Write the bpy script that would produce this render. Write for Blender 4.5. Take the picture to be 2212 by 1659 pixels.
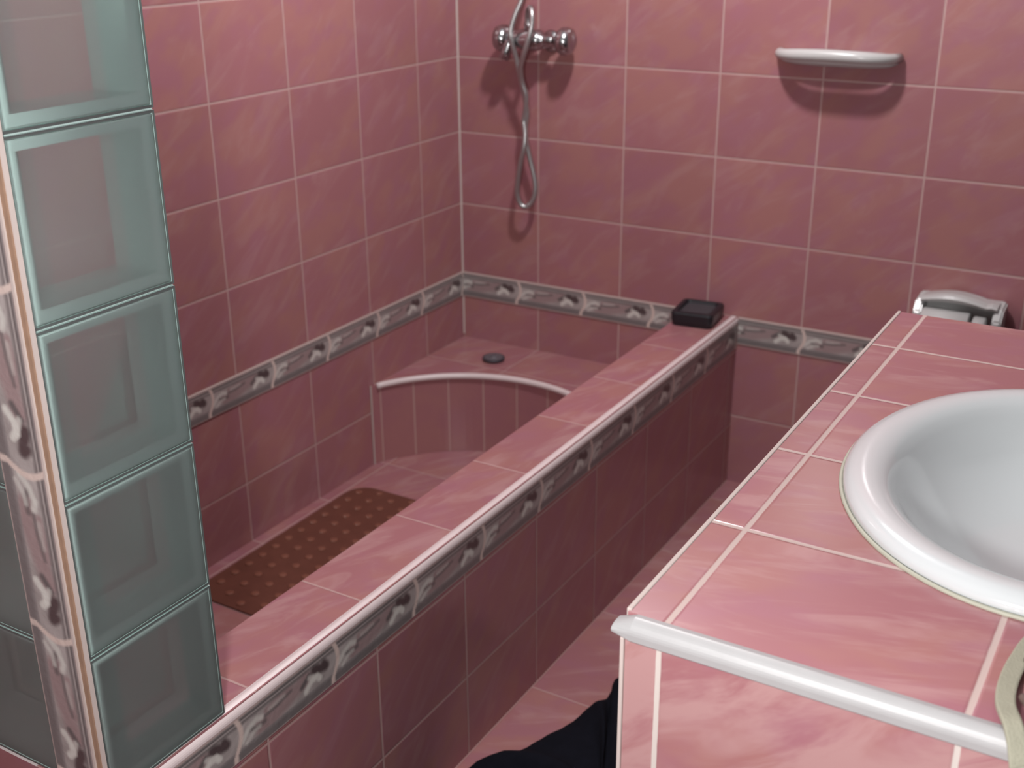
import bpy, bmesh, math, random
from mathutils import Vector, Matrix

# ---------------------------------------------------------------- units
# plan units: one tile is 0.20 wide; S turns them into metres; the floor is z = -FL in plan units
S = 1.25
FL = 0.37
def P(x, y, z): return Vector((x * S, y * S, (z + FL) * S))

C = bpy.context.scene.collection
for o in list(bpy.data.objects): bpy.data.objects.remove(o, do_unlink=True)
sc = bpy.context.scene

# ---------------------------------------------------------------- camera
cam_d = bpy.data.cameras.new('camera'); cam = bpy.data.objects.new('camera', cam_d); C.objects.link(cam)
a, b, c = math.radians(68.11736502), math.radians(30.83136011), math.radians(-0.43657744)
cam.matrix_world = Matrix.Translation(P(1.44832071, -2.2091095, 0.77933053)) @ (Matrix.Rotation(b, 4, 'Z') @ Matrix.Rotation(a, 4, 'X') @ Matrix.Rotation(c, 4, 'Z'))
cam_d.sensor_width = 36; cam_d.lens = 36 * 2565.96 / 2212
cam_d.clip_start = 0.02
cam_d.dof.use_dof = True; cam_d.dof.focus_distance = 1.35; cam_d.dof.aperture_fstop = 7.0
sc.camera = cam

# ---------------------------------------------------------------- world, lights, exposure
w = bpy.data.worlds.new('world'); sc.world = w; w.use_nodes = True
w.node_tree.nodes['Background'].inputs[0].default_value = (0.9, 0.95, 1, 1)
w.node_tree.nodes['Background'].inputs[1].default_value = 0.02
def lamp(name, loc, power, col, rad):
    d = bpy.data.lights.new(name, 'POINT'); d.energy = power; d.color = col; d.shadow_soft_size = rad
    o = bpy.data.objects.new(name, d); o.location = P(*loc); C.objects.link(o); return o
lamp('ceiling_lamp_light', (0.70, -0.62, 1.32), 61, (1.0, 0.965, 0.96), 0.05)
lamp('added_fill_light', (1.24, -2.14, 0.70), 57, (1.0, 0.98, 0.97), 0.05)  # bare light added beside the camera for the counter front, no fitting
sc.view_settings.view_transform = 'Standard'; sc.view_settings.look = 'None'
sc.view_settings.gamma = 1; sc.view_settings.use_curve_mapping = False
sc.view_settings.exposure = 0.0

# ---------------------------------------------------------------- node helpers
def srgb(r, g, b):
    f = lambda v: (v / 255 / 12.92) if v / 255 <= 0.04045 else ((v / 255 + 0.055) / 1.055) ** 2.4
    return (f(r), f(g), f(b), 1)
class NT:
    def __init__(s, name):
        s.m = bpy.data.materials.new(name); s.m.use_nodes = True; s.t = s.m.node_tree; s.t.nodes.clear()
        s.out = s.t.nodes.new('ShaderNodeOutputMaterial')
    def n(s, typ, **kw):
        nd = s.t.nodes.new(typ)
        for k, v in kw.items(): setattr(nd, k, v)
        return nd
    def l(s, a_, b_): s.t.links.new(a_, b_)
    def math(s, op, *ins, clamp=False):
        nd = s.n('ShaderNodeMath', operation=op); nd.use_clamp = clamp
        for i, v in enumerate(ins):
            if isinstance(v, (int, float)): nd.inputs[i].default_value = v
            else: s.l(v, nd.inputs[i])
        return nd.outputs[0]
    def mix(s, f, a_, b_):
        nd = s.n('ShaderNodeMix', data_type='RGBA')
        for i, v in ((0, f), (6, a_), (7, b_)):
            if isinstance(v, (int, float, tuple)): nd.inputs[i].default_value = v
            else: s.l(v, nd.inputs[i])
        return nd.outputs[2]
    def comb(s, x, y, z):
        nd = s.n('ShaderNodeCombineXYZ')
        for i, v in enumerate((x, y, z)):
            if isinstance(v, (int, float)): nd.inputs[i].default_value = v
            else: s.l(v, nd.inputs[i])
        return nd.outputs[0]
    def noise(s, vec, scale, detail=2, rough=0.5):
        nd = s.n('ShaderNodeTexNoise'); nd.inputs['Scale'].default_value = scale
        nd.inputs['Detail'].default_value = detail; nd.inputs['Roughness'].default_value = rough
        s.l(vec, nd.inputs['Vector']); return nd
    def sstep(s, v, lo, hi):
        nd = s.n('ShaderNodeMapRange', interpolation_type='SMOOTHSTEP')
        s.l(v, nd.inputs[0]); nd.inputs[1].default_value = lo; nd.inputs[2].default_value = hi
        return nd.outputs[0]

TILE_A = (0.330, 0.142, 0.155, 1); TILE_B = (0.420, 0.240, 0.238, 1); TILE_C = (0.350, 0.160, 0.152, 1); TILE_D = (0.330, 0.142, 0.175, 1)
GROUT = (0.45, 0.30, 0.285, 1)

def tile_mat(name, ua, va, ou, ov, wu, wv, gr=0.0028, ang=38, contrast=1.0, rough=0.22, grout=GROUT, tint=(1,1,1), lo=0.47, hi=0.72):
    """glazed marbled tile; ua, va: axes (0 x, 1 y, 2 z); ou, ov grid origin in plan units (z measured from border top); wu, wv pitch"""
    t = NT(name)
    g = t.n('ShaderNodeNewGeometry'); sp = t.n('ShaderNodeSeparateXYZ'); t.l(g.outputs['Position'], sp.inputs[0])
    off = lambda ax, o: (o + FL) * S if ax == 2 else o * S
    u = t.math('SUBTRACT', sp.outputs[ua], off(ua, ou)); v = t.math('SUBTRACT', sp.outputs[va], off(va, ov))
    def cell(q, w_):
        k = t.math('DIVIDE', q, w_ * S); f = t.math('FRACT', k)
        f2 = t.math('SUBTRACT', 1.0, f)
        return t.math('FLOOR', k), t.math('MULTIPLY', t.math('MINIMUM', f, f2), w_ * S)
    iu, du = cell(u, wu); iv, dv = cell(v, wv)
    d = t.math('MINIMUM', du, dv)
    wob = t.noise(g.outputs['Position'], 60, 2).outputs[0]
    d = t.math('ADD', d, t.math('MULTIPLY', t.math('SUBTRACT', wob, 0.5), 0.0009))
    mask = t.sstep(d, gr * 0.55, gr * 0.9)
    wn = t.n('ShaderNodeTexWhiteNoise', noise_dimensions='3D'); t.l(t.comb(iu, iv, 0.37 + ua * 3.1), wn.inputs['Vector'])
    rnd = wn.outputs['Value']; rc = t.n('ShaderNodeSeparateColor'); t.l(wn.outputs['Color'], rc.inputs[0])
    ca, sa = math.cos(math.radians(ang)), math.sin(math.radians(ang))
    along = t.math('ADD', t.math('MULTIPLY', u, ca), t.math('MULTIPLY', v, sa))
    across = t.math('ADD', t.math('MULTIPLY', u, -sa), t.math('MULTIPLY', v, ca))
    vec = t.comb(t.math('MULTIPLY', along, 5.5), t.math('MULTIPLY', across, 19), t.math('MULTIPLY', rnd, 37))
    n1 = t.noise(vec, 1.0, 4, 0.62); n1.inputs['Distortion'].default_value = 0.9
    vec2 = t.comb(t.math('MULTIPLY', along, 4), t.math('MULTIPLY', across, 6), t.math('MULTIPLY', rnd, 91))
    n2 = t.noise(vec2, 1.6, 2); n3 = t.noise(vec2, 3.1, 2)
    col = t.mix(t.sstep(n2.outputs[0], 0.42, 0.62), TILE_A, TILE_C)
    col = t.mix(t.math('MULTIPLY', t.sstep(n3.outputs[0], 0.45, 0.7), 0.75), col, TILE_D)
    col = t.mix(t.math('MULTIPLY', t.sstep(n1.outputs[0], lo, hi), 0.75 * contrast), col, TILE_B)
    hs = t.n('ShaderNodeHueSaturation'); t.l(col, hs.inputs['Color'])
    t.l(t.math('ADD', 0.95, t.math('MULTIPLY', rc.outputs[0], 0.1)), hs.inputs['Value'])
    col = t.mix(mask, grout, hs.outputs[0])
    if tint != (1, 1, 1):
        mm = t.n('ShaderNodeMix', data_type='RGBA', blend_type='MULTIPLY'); mm.inputs[0].default_value = 1
        t.l(col, mm.inputs[6]); mm.inputs[7].default_value = (*tint, 1); col = mm.outputs[2]
    bp = t.n('ShaderNodeBump'); bp.inputs['Strength'].default_value = 0.5; bp.inputs['Distance'].default_value = 0.0012
    h = t.math('ADD', t.sstep(d, gr * 0.3, gr * 1.5), t.math('MULTIPLY', t.noise(g.outputs['Position'], 14, 1).outputs[0], 0.25)); t.l(h, bp.inputs['Height'])
    p = t.n('ShaderNodeBsdfPrincipled'); t.l(col, p.inputs['Base Color']); t.l(bp.outputs[0], p.inputs['Normal'])
    t.l(t.math('SUBTRACT', 0.75, t.math('MULTIPLY', mask, 0.75 - rough)), p.inputs['Roughness'])
    p.inputs['Specular IOR Level'].default_value = 0.45
    t.l(p.outputs[0], t.out.inputs[0]); return t.m

def simple(name, col, rough=0.4, metal=0.0, spec=0.5, bump=0, bscale=200, var=0.0, vscale=20, sheen=0, coat=0):
    t = NT(name); p = t.n('ShaderNodeBsdfPrincipled')
    p.inputs['Roughness'].default_value = rough; p.inputs['Metallic'].default_value = metal
    p.inputs['Specular IOR Level'].default_value = spec; p.inputs['Sheen Weight'].default_value = sheen; p.inputs['Coat Weight'].default_value = coat
    tc = t.n('ShaderNodeNewGeometry')
    if var:
        n = t.noise(tc.outputs['Position'], vscale, 3)
        dark = tuple(v * (1 - var) for v in col[:3]) + (1,); lite = tuple(min(1, v * (1 + var)) for v in col[:3]) + (1,)
        t.l(t.mix(n.outputs[0], dark, lite), p.inputs['Base Color'])
    else: p.inputs['Base Color'].default_value = col
    if bump:
        n = t.noise(tc.outputs['Position'], bscale, 3); bp = t.n('ShaderNodeBump')
        bp.inputs['Strength'].default_value = bump; bp.inputs['Distance'].default_value = 0.002
        t.l(n.outputs[0], bp.inputs['Height']); t.l(bp.outputs[0], p.inputs['Normal'])
    t.l(p.outputs[0], t.out.inputs[0]); return t.m

def border_material():
    t = NT('decor_border_glaze'); at = t.n('ShaderNodeAttribute', attribute_name='Col')
    p = t.n('ShaderNodeBsdfPrincipled'); t.l(at.outputs['Color'], p.inputs['Base Color']); p.inputs['Roughness'].default_value = 0.28
    g = t.n('ShaderNodeNewGeometry'); bp = t.n('ShaderNodeBump'); bp.inputs['Strength'].default_value = 0.35; bp.inputs['Distance'].default_value = 0.002
    n = t.noise(g.outputs['Position'], 90, 3); t.l(n.outputs[0], bp.inputs['Height']); t.l(bp.outputs[0], p.inputs['Normal'])
    t.l(p.outputs[0], t.out.inputs[0]); return t.m

def pane_material():
    t = NT('frosted_glass')
    tr = t.n('ShaderNodeBsdfTransparent'); tr.inputs[0].default_value = (0.92, 0.965, 0.955, 1)
    rf = t.n('ShaderNodeBsdfRefraction'); rf.inputs[0].default_value = (0.94, 0.985, 0.975, 1); rf.inputs['Roughness'].default_value = 0.33; rf.inputs['IOR'].default_value = 1.25
    df = t.n('ShaderNodeBsdfDiffuse'); df.inputs[0].default_value = (0.66, 0.68, 0.68, 1)
    gl = t.n('ShaderNodeBsdfGlossy'); gl.inputs['Roughness'].default_value = 0.22; gl.inputs[0].default_value = (0.9, 1, 0.97, 1)
    m1 = t.n('ShaderNodeMixShader'); m1.inputs[0].default_value = 0.33; t.l(tr.outputs[0], m1.inputs[1]); t.l(rf.outputs[0], m1.inputs[2])
    m2 = t.n('ShaderNodeMixShader'); m2.inputs[0].default_value = 0.12; t.l(m1.outputs[0], m2.inputs[1]); t.l(df.outputs[0], m2.inputs[2])
    fr = t.n('ShaderNodeFresnel'); fr.inputs[0].default_value = 1.45
    m3 = t.n('ShaderNodeMixShader'); t.l(fr.outputs[0], m3.inputs[0]); t.l(m2.outputs[0], m3.inputs[1]); t.l(gl.outputs[0], m3.inputs[2])
    t.l(m3.outputs[0], t.out.inputs[0]); return t.m
def clear_material():
    t = NT('clear_glass_inside'); tr = t.n('ShaderNodeBsdfTransparent'); tr.inputs[0].default_value = (0.95, 0.99, 0.98, 1)
    gl = t.n('ShaderNodeBsdfGlossy'); gl.inputs['Roughness'].default_value = 0.2; m3 = t.n('ShaderNodeMixShader'); m3.inputs[0].default_value = 0.05
    t.l(tr.outputs[0], m3.inputs[1]); t.l(gl.outputs[0], m3.inputs[2]); t.l(m3.outputs[0], t.out.inputs[0]); return t.m
def ring_material():
    t = NT('green_glass_side')
    df = t.n('ShaderNodeBsdfDiffuse'); df.inputs[0].default_value = (0.80, 0.93, 0.905, 1)
    tl = t.n('ShaderNodeBsdfTranslucent'); tl.inputs[0].default_value = (0.80, 0.95, 0.92, 1)
    gl = t.n('ShaderNodeBsdfGlossy'); gl.inputs['Roughness'].default_value = 0.15
    m1 = t.n('ShaderNodeMixShader'); m1.inputs[0].default_value = 0.25; t.l(df.outputs[0], m1.inputs[1]); t.l(tl.outputs[0], m1.inputs[2])
    fr = t.n('ShaderNodeFresnel'); fr.inputs[0].default_value = 1.45
    m3 = t.n('ShaderNodeMixShader'); t.l(fr.outputs[0], m3.inputs[0]); t.l(m1.outputs[0], m3.inputs[1]); t.l(gl.outputs[0], m3.inputs[2])
    t.l(m3.outputs[0], t.out.inputs[0]); return t.m

M = {
 'left': tile_mat('pink_tile_left_wall', 1, 2, -0.1522, 0.0, 0.2, 0.1603, contrast=0.45),
 'left_low': tile_mat('pink_tile_left_wall_low', 1, 2, -0.1522, -0.0575, 0.2, 0.1603, contrast=0.45),
 'back': tile_mat('pink_tile_back_wall', 0, 2, 0.0, 0.0, 0.2, 0.1603, contrast=0.45),
 'back_low': tile_mat('pink_tile_back_wall_low', 0, 2, 0.0, -0.0575, 0.2, 0.1603, contrast=0.45),
 'side': tile_mat('pink_tile_bath_side', 1, 2, -0.03, -0.075, 0.2, 0.1625, contrast=0.45),
 'side_in': tile_mat('pink_tile_bath_inside', 1, 2, -0.1522, 0.0, 0.2, 0.1603, contrast=0.45),
 'end': tile_mat('pink_tile_bath_end', 0, 2, 0.0, -0.0575, 0.2, 0.1603, contrast=0.45),
 'ledge': tile_mat('pink_tile_ledge', 1, 0, -0.24, 0.4, 0.2, 0.3, gr=0.0024, ang=20, grout=(0.446, 0.288, 0.274, 1)),
 'tubfloor': tile_mat('pink_tile_tub_floor', 1, 0, -0.1522, 0.025, 0.2, 0.16, gr=0.0022, ang=30, grout=(0.446, 0.288, 0.274, 1)),
 'seat': tile_mat('pink_tile_seat', 1, 0, -0.1522, 0.0, 0.2, 0.2, gr=0.0022, ang=30, grout=(0.432, 0.266, 0.259, 1)),
 'floor': tile_mat('pink_tile_floor', 0, 1, 0.667, -0.846, 0.25, 0.25, gr=0.0022, ang=30, grout=(0.418, 0.259, 0.245, 1), rough=0.3),
 'top': tile_mat('pink_tile_counter_top', 0, 1, -0.02, -0.275 + 0.0, 0.2, 0.1605, gr=0.0036, ang=14, grout=(0.504, 0.389, 0.360, 1)),
 'front': tile_mat('pink_tile_counter_front', 0, 2, -0.022, 0.3045, 0.2, 0.1603, gr=0.0034, ang=40, contrast=1.33, lo=0.33, hi=0.62, grout=(0.562, 0.504, 0.468, 1)),
 'cside': tile_mat('pink_tile_counter_side', 1, 2, -0.275, 0.288, 0.1605, 0.1603, gr=0.003, ang=40),
 'border': border_material(),
 'biscuit': simple('terracotta_tile_edge', (0.30, 0.185, 0.125, 1), 0.8, var=0.2, vscale=60),
 'trim': simple('pale_glazed_trim', (0.70, 0.60, 0.60, 1), 0.3, var=0.06, vscale=30),
 'whitetrim': simple('white_ceramic_trim', (0.375, 0.372, 0.375, 1), 0.42, var=0.05, vscale=40, bump=0.15, bscale=40),
 'groutline': simple('cream_grout', (0.52, 0.44, 0.41, 1), 0.8, var=0.08),
 'white': simple('white_glazed_ceramic', (0.60, 0.632, 0.640, 1), 0.14, coat=0.3),
 'white2': simple('white_bathroom_ceramic', (0.48, 0.48, 0.475, 1), 0.25),
 'chrome': simple('chrome', (0.46, 0.46, 0.47, 1), 0.2, metal=1.0),
 'hose': simple('ribbed_steel_hose', (0.50, 0.50, 0.50, 1), 0.33, metal=0.85),
 'black': simple('black_plastic', (0.012, 0.012, 0.016, 1), 0.38),
 'blackin': simple('black_plastic_tray', (0.045, 0.049, 0.056, 1), 0.42),
 'rubber': simple('dark_rubber', (0.05, 0.045, 0.055, 1), 0.5),
 'rubber2': simple('grey_rubber_top', (0.12, 0.11, 0.125, 1), 0.4),
 'mat': simple('brown_rubber_mat', (0.135, 0.050, 0.034, 1), 0.3, var=0.2, vscale=25),
 'matdot': simple('brown_rubber_studs', (0.21, 0.082, 0.055, 1), 0.2),
 'cloth': simple('black_cloth', (0.006, 0.0065, 0.011, 1), 0.95, spec=0.1, bump=0.5, bscale=350, var=0.3, vscale=40),
 'strap': simple('olive_beige_fabric', (0.32, 0.31, 0.24, 1), 0.85, spec=0.2, bump=0.4, bscale=500, var=0.1, vscale=60),
 'cord': simple('brown_cord', (0.10, 0.065, 0.055, 1), 0.7, var=0.3, vscale=80),
 'seal': simple('yellowed_sealant', (0.42, 0.42, 0.34, 1), 0.6, var=0.08, vscale=30),
 'pane': pane_material(), 'ring': ring_material(), 'clear': clear_material(),
 'flange': simple('pale_green_glass_edge', (0.40, 0.54, 0.51, 1), 0.15, coat=0.5),
 'mortar': simple('white_mortar', (0.40, 0.50, 0.48, 1), 0.8, var=0.06),
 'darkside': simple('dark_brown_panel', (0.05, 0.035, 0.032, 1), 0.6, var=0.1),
 'greywall': simple('grey_painted_wall', (0.09, 0.095, 0.10, 1), 0.8, var=0.04, vscale=4),
 'paint': simple('white_ceiling_paint', (0.24, 0.25, 0.26, 1), 0.9, var=0.03, vscale=3),
 'bulb': None,
}
t = NT('lamp_glass'); em = t.n('ShaderNodeEmission'); em.inputs[0].default_value = (1, 0.95, 0.9, 1); em.inputs[1].default_value = 6; t.l(em.outputs[0], t.out.inputs[0]); M['bulb'] = t.m

# ---------------------------------------------------------------- object helpers
def obj(name, bm, mats, parent=None, smooth=False, kind=None, label=None):
    me = bpy.data.meshes.new(name); bmesh.ops.recalc_face_normals(bm, faces=bm.faces[:]) if not bm.faces.layers.int.get('keep') else None
    bm.to_mesh(me); bm.free()
    for m in (mats if isinstance(mats, (list, tuple)) else [mats]): me.materials.append(M[m])
    if smooth:
        for f in me.polygons: f.use_smooth = True
    o = bpy.data.objects.new(name, me); C.objects.link(o)
    if parent:
        o.parent = parent
        base = parent; L = Vector((0, 0, 0))
        while base: L += base.location; base = base.parent
        o.location = -L
    if kind: o['kind'] = kind
    if label: o['label'] = label
    return o
def thing(name, label, cat, loc, group=None):
    o = bpy.data.objects.new(name, None); C.objects.link(o); o.location = P(*loc); o.empty_display_size = 0.05
    o['label'] = label; o['category'] = cat
    if group: o['group'] = group
    return o
def tag(o, label, cat, group=None):
    o['label'] = label; o['category'] = cat
    if group: o['group'] = group
    return o
def bx(bm, x0, x1, y0, y1, z0, z1, mi=0, bevel=0.0, seg=2):
    vs = [bm.verts.new(P(x, y, z)) for x in (x0, x1) for y in (y0, y1) for z in (z0, z1)]
    fs = []
    for q in ((0, 1, 3, 2), (4, 6, 7, 5), (0, 4, 5, 1), (2, 3, 7, 6), (0, 2, 6, 4), (1, 5, 7, 3)):
        f = bm.faces.new([vs[i] for i in q]); f.material_index = mi; fs.append(f)
    bmesh.ops.recalc_face_normals(bm, faces=fs)
    if bevel:
        es = list({e for f in fs for e in f.edges})
        bmesh.ops.bevel(bm, geom=es, offset=bevel * S, segments=seg, affect='EDGES', profile=0.5)
    return vs
def box(*a, mi=0, bevel=0, seg=2):
    bm = bmesh.new(); bx(bm, *a, mi=mi, bevel=bevel, seg=seg); return bm
def tube(bm, pts, r, n=10, cap=True, closed=False, squash=None, mi=0):
    """pts already in metres; r number or list"""
    k = len(pts); rings = []
    prev = None
    for i, p in enumerate(pts):
        if closed: t_ = (pts[(i + 1) % k] - pts[i - 1])
        else: t_ = pts[min(i + 1, k - 1)] - pts[max(i - 1, 0)]
        t_.normalize()
        if prev is None:
            up = Vector((0, 0, 1)) if abs(t_.z) < 0.9 else Vector((1, 0, 0))
            nx = t_.cross(up).normalized()
        else: nx = (prev - t_ * prev.dot(t_)).normalized()
        prev = nx; ny = t_.cross(nx)
        rr = r[i] if isinstance(r, (list, tuple)) else r
        ra, rb = (rr, rr) if squash is None else (rr, rr * squash)
        rings.append([bm.verts.new(p + nx * ra * math.cos(2 * math.pi * j / n) + ny * rb * math.sin(2 * math.pi * j / n)) for j in range(n)])
    rng = range(k) if closed else range(k - 1)
    for i in rng:
        A, B = rings[i], rings[(i + 1) % k]
        for j in range(n):
            f = bm.faces.new([A[j], A[(j + 1) % n], B[(j + 1) % n], B[j]]); f.material_index = mi
    if cap and not closed:
        bm.faces.new(rings[0]).material_index = mi; bm.faces.new(rings[-1][::-1]).material_index = mi
def catmull(pts, sub=6, closed=False):
    out = []; n = len(pts)
    rng = range(n) if closed else range(n - 1)
    for i in rng:
        g = (lambda k: pts[k % n]) if closed else (lambda k: pts[max(0, min(n - 1, k))])
        p0, p1, p2, p3 = g(i - 1), g(i), g(i + 1), g(i + 2)
        for s_ in range(sub):
            t_ = s_ / sub
            out.append(0.5 * ((2 * p1) + (p2 - p0) * t_ + (2 * p0 - 5 * p1 + 4 * p2 - p3) * t_ ** 2 + (3 * p1 - p0 - 3 * p2 + p3) * t_ ** 3))
    if not closed: out.append(pts[-1])
    return out
def lathe(bm, prof, origin, axis, n=32, mi=0):
    """prof: list of (r, h) metres along axis from origin (metres)"""
    ax = axis.normalized(); up = Vector((0, 0, 1)) if abs(ax.z) < 0.9 else Vector((1, 0, 0))
    nx = ax.cross(up).normalized(); ny = ax.cross(nx); rings = []
    for r, h in prof:
        if r < 1e-6: rings.append([bm.verts.new(origin + ax * h)])
        else: rings.append([bm.verts.new(origin + ax * h + (nx * math.cos(2 * math.pi * j / n) + ny * math.sin(2 * math.pi * j / n)) * r) for j in range(n)])
    for A, B in zip(rings, rings[1:]):
        for j in range(n):
            if len(A) == 1 and len(B) == 1: continue
            if len(A) == 1: q = [A[0], B[(j + 1) % n], B[j]]
            elif len(B) == 1: q = [A[j], A[(j + 1) % n], B[0]]
            else: q = [A[j], A[(j + 1) % n], B[(j + 1) % n], B[j]]
            bm.faces.new(q).material_index = mi

# ---------------------------------------------------------------- decorative border
TL = 0.1635; TH = 0.0555
NS, NV = 96, 26
def L3(r, g, b): return srgb(r, g, b)[:3]
def border_table():
    tab = []
    asp = TL / TH
    def seg(s, t_, pts):
        best = 9
        for (a1, b1), (a2, b2) in zip(pts, pts[1:]):
            for sh in (-1, 0, 1):
                px, py = (s + sh) * asp, t_; ax, ay, bx_, by_ = a1 * asp, b1, a2 * asp, b2
                dx, dy = bx_ - ax, by_ - ay; u_ = max(0, min(1, ((px - ax) * dx + (py - ay) * dy) / (dx * dx + dy * dy + 1e-9)))
                best = min(best, math.hypot(px - ax - u_ * dx, py - ay - u_ * dy))
        return best
    rnd = random.Random(4); ph = [rnd.random() * 6.28 for _ in range(8)]
    GREY = L3(166, 158, 156); DARK = L3(98, 92, 92); VDK = L3(82, 70, 71); PINK = L3(152, 132, 132); LITE = L3(206, 204, 198); CREAM = L3(208, 190, 182); MID = L3(140, 134, 134)
    leafA = [(0.06, 0.62), (0.12, 0.45), (0.2, 0.36), (0.25, 0.42)]
    leafB = [(0.10, 0.72), (0.17, 0.6), (0.23, 0.58)]
    leafC = [(0.70, 0.66), (0.76, 0.52), (0.82, 0.50), (0.85, 0.6)]
    leafD = [(0.74, 0.40), (0.79, 0.46), (0.84, 0.56)]
    rib = [(0.24, 0.60), (0.36, 0.62), (0.5, 0.52), (0.62, 0.42), (0.70, 0.36)]
    rib2 = [(0.30, 0.34), (0.42, 0.30), (0.55, 0.30)]
    dk1 = [(0.80, 0.30), (0.86, 0.38), (0.92, 0.42), (0.90, 0.34)]
    dk2 = [(0.28, 0.45), (0.40, 0.44), (0.55, 0.36)]
    dk3 = [(0.66, 0.50), (0.70, 0.42), (0.74, 0.34)]
    dk4 = [(0.15, 0.50), (0.19, 0.56), (0.28, 0.56)]
    for i in range(NS):
        s = i / NS; row = []
        for j in range(NV + 1):
            t_ = j / NV
            nz = 0.5 + 0.5 * math.sin(s * 6.283 * 3 + ph[0] + 5 * t_) * math.sin(t_ * 9 + ph[1] + s * 6.283 * 2)
            col = [GREY[k] * (0.82 + 0.25 * nz) for k in range(3)]
            def put(cc, al):
                al = max(0, min(1, al))
                for k in range(3): col[k] = col[k] * (1 - al) + cc[k] * al
            sm = lambda d, w_: max(0.0, 1 - (d / w_) ** 2) if d < w_ else 0.0
            put(PINK, sm(seg(s, t_, rib), 0.24) * 1.2); put(PINK, sm(seg(s, t_, rib2), 0.1))
            put(LITE, 0.35 * sm(seg(s, t_, [(0.33, 0.36), (0.48, 0.34)]), 0.07))
            put(MID, 0.8 if t_ > 0.76 else 0); put(DARK, 0.75 * max(0, min(1, (t_ - 0.74) / 0.1)) * (0.8 + 0.2 * nz))
            put(DARK, sm(seg(s, t_, dk2), 0.06) * 0.7); put(DARK, sm(seg(s, t_, dk3), 0.09)); put(DARK, sm(seg(s, t_, dk4), 0.08) * 0.8)
            put(VDK, sm(seg(s, t_, dk1), 0.15) * 1.2)
            put(LITE, sm(seg(s, t_, leafA), 0.09) * 0.8); put(LITE, sm(seg(s, t_, leafB), 0.07) * 0.6)
            put(LITE, sm(seg(s, t_, leafC), 0.10) * 1.1); put(LITE, sm(seg(s, t_, leafD), 0.08) * 0.7)
            for tc, ww, cc, al in ((0.11, 0.035, DARK, 1.0), (0.16, 0.022, GREY, 0.8), (0.205, 0.028, DARK, 0.85)): put(cc, al * sm(abs(t_ - tc), ww * 1.4))
            sc_ = 0.055 * math.sin(math.pi * min(t_ / 0.85, 1.0)) + 0.02 * (0.5 - t_)
            ds = min(abs(s - sc_), abs(s - 1 - sc_), abs(s + 1 - sc_)) * asp
            put(CREAM, sm(ds, 0.075) * 1.35)
            if t_ < 0.07 or t_ > 0.965: put(L3(184, 164, 160), 0.9)
            row.append(tuple(col))
        tab.append(row)
    return tab
BT = border_table()
def border(name, o, ud, vd, nd, length, s_off, parent=None, height=TH, thick=0.003, sides='border', label=None, kind=None):
    """o: start point (plan), ud run direction, vd down direction, nd outward normal (unit tuples); colour from BT"""
    o = Vector(o); ud = Vector(ud); vd = Vector(vd); nd = Vector(nd)
    bm = bmesh.new(); cl = bm.loops.layers.float_color.new('Col')
    n = max(2, round(length / TL * NS)); grid = []
    for i in range(n + 1):
        d = length * i / n; row = []
        for j in range(NV + 1):
            q = o + ud * d + vd * (height * j / NV) + nd * thick; row.append(bm.verts.new(P(*q)))
        grid.append(row)
    colat = {}
    for i in range(n + 1):
        s = ((length * i / n) + s_off) / TL % 1.0
        for j in range(NV + 1): colat[grid[i][j]] = BT[int(round(s * NS)) % NS][j]
    for i in range(n):
        for j in range(NV):
            f = bm.faces.new([grid[i][j], grid[i + 1][j], grid[i + 1][j + 1], grid[i][j + 1]])
            for lp in f.loops: lp[cl] = (*colat[lp.vert], 1)
    # slab sides
    back = lambda d, v_: bm.verts.new(P(*(o + ud * d + vd * v_)))
    def side(a_, b_, c_, d_):
        f = bm.faces.new([a_, b_, c_, d_]); f.material_index = 1
        for lp in f.loops: lp[cl] = (0.7, 0.6, 0.56, 1)
    for (va, vb, da, db, ha, hb) in ((grid[0][0], grid[n][0], 0, length, 0, 0), (grid[0][NV], grid[n][NV], 0, length, height, height), (grid[0][0], grid[0][NV], 0, 0, 0, height), (grid[n][0], grid[n][NV], length, length, 0, height)):
        side(bm.verts.new(va.co), bm.verts.new(vb.co), back(db, hb), back(da, ha))
    ob = obj(name, bm, ['border', 'groutline' if sides == 'border' else sides], parent, kind=kind, label=label)
    return ob

# ================================================================ SETTING
XR, YF, ZC = 1.72, -3.35, 1.66      # right wall, front wall, ceiling (plan units)
T = 0.08
def struct(name, bm, mats): return obj(name, bm, mats, kind='structure')
bm = box(-T, XR + T, YF - T, T, -FL - T, -FL); struct('floor', bm, 'floor')
bm = box(-T, XR + T, YF - T, T, ZC, ZC + T); struct('ceiling', bm, 'paint')
bm = box(-T, 0, YF - T, T, -0.0555, ZC, mi=0); bx(bm, -T, 0, YF - T, T, -FL, -0.0555, mi=1); struct('wall_left', bm, ['left', 'left_low'])
bm = box(0, XR, 0, T, -0.0555, ZC, mi=0); bx(bm, 0, XR, 0, T, -FL, -0.0555, mi=1); struct('wall_back', bm, ['back', 'back_low'])
bm = box(XR, XR + T, YF - T, T, -FL, ZC); struct('wall_right', bm, 'greywall')
bm = box(0, XR, YF - T, YF, -FL, ZC); struct('wall_front', bm, 'greywall')
border('trim_1', (0, -1.574, 0), (0, 1, 0), (0, 0, -1), (1, 0, 0), 1.574, -1.574 + 0.172 + TL * 20, kind='structure')
border('trim_2', (0.0035, 0, 0), (1, 0, 0), (0, 0, -1), (0, -1, 0), 0.559, 0.0035 - 0.146 + TL * 20, kind='structure')
border('trim_3', (0.6705, 0, 0), (1, 0, 0), (0, 0, -1), (0, -1, 0), XR - 0.672, 0.6705 - 0.146 + TL * 20, kind='structure')
# cream grout run in the inside corner of the two walls
bm = bmesh.new(); tube(bm, [P(0.0005, -0.0005, -0.15), P(0.0005, -0.0005, ZC - 0.002)], 0.0032, 8); struct('trim_4', bm, 'groutline')

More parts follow.
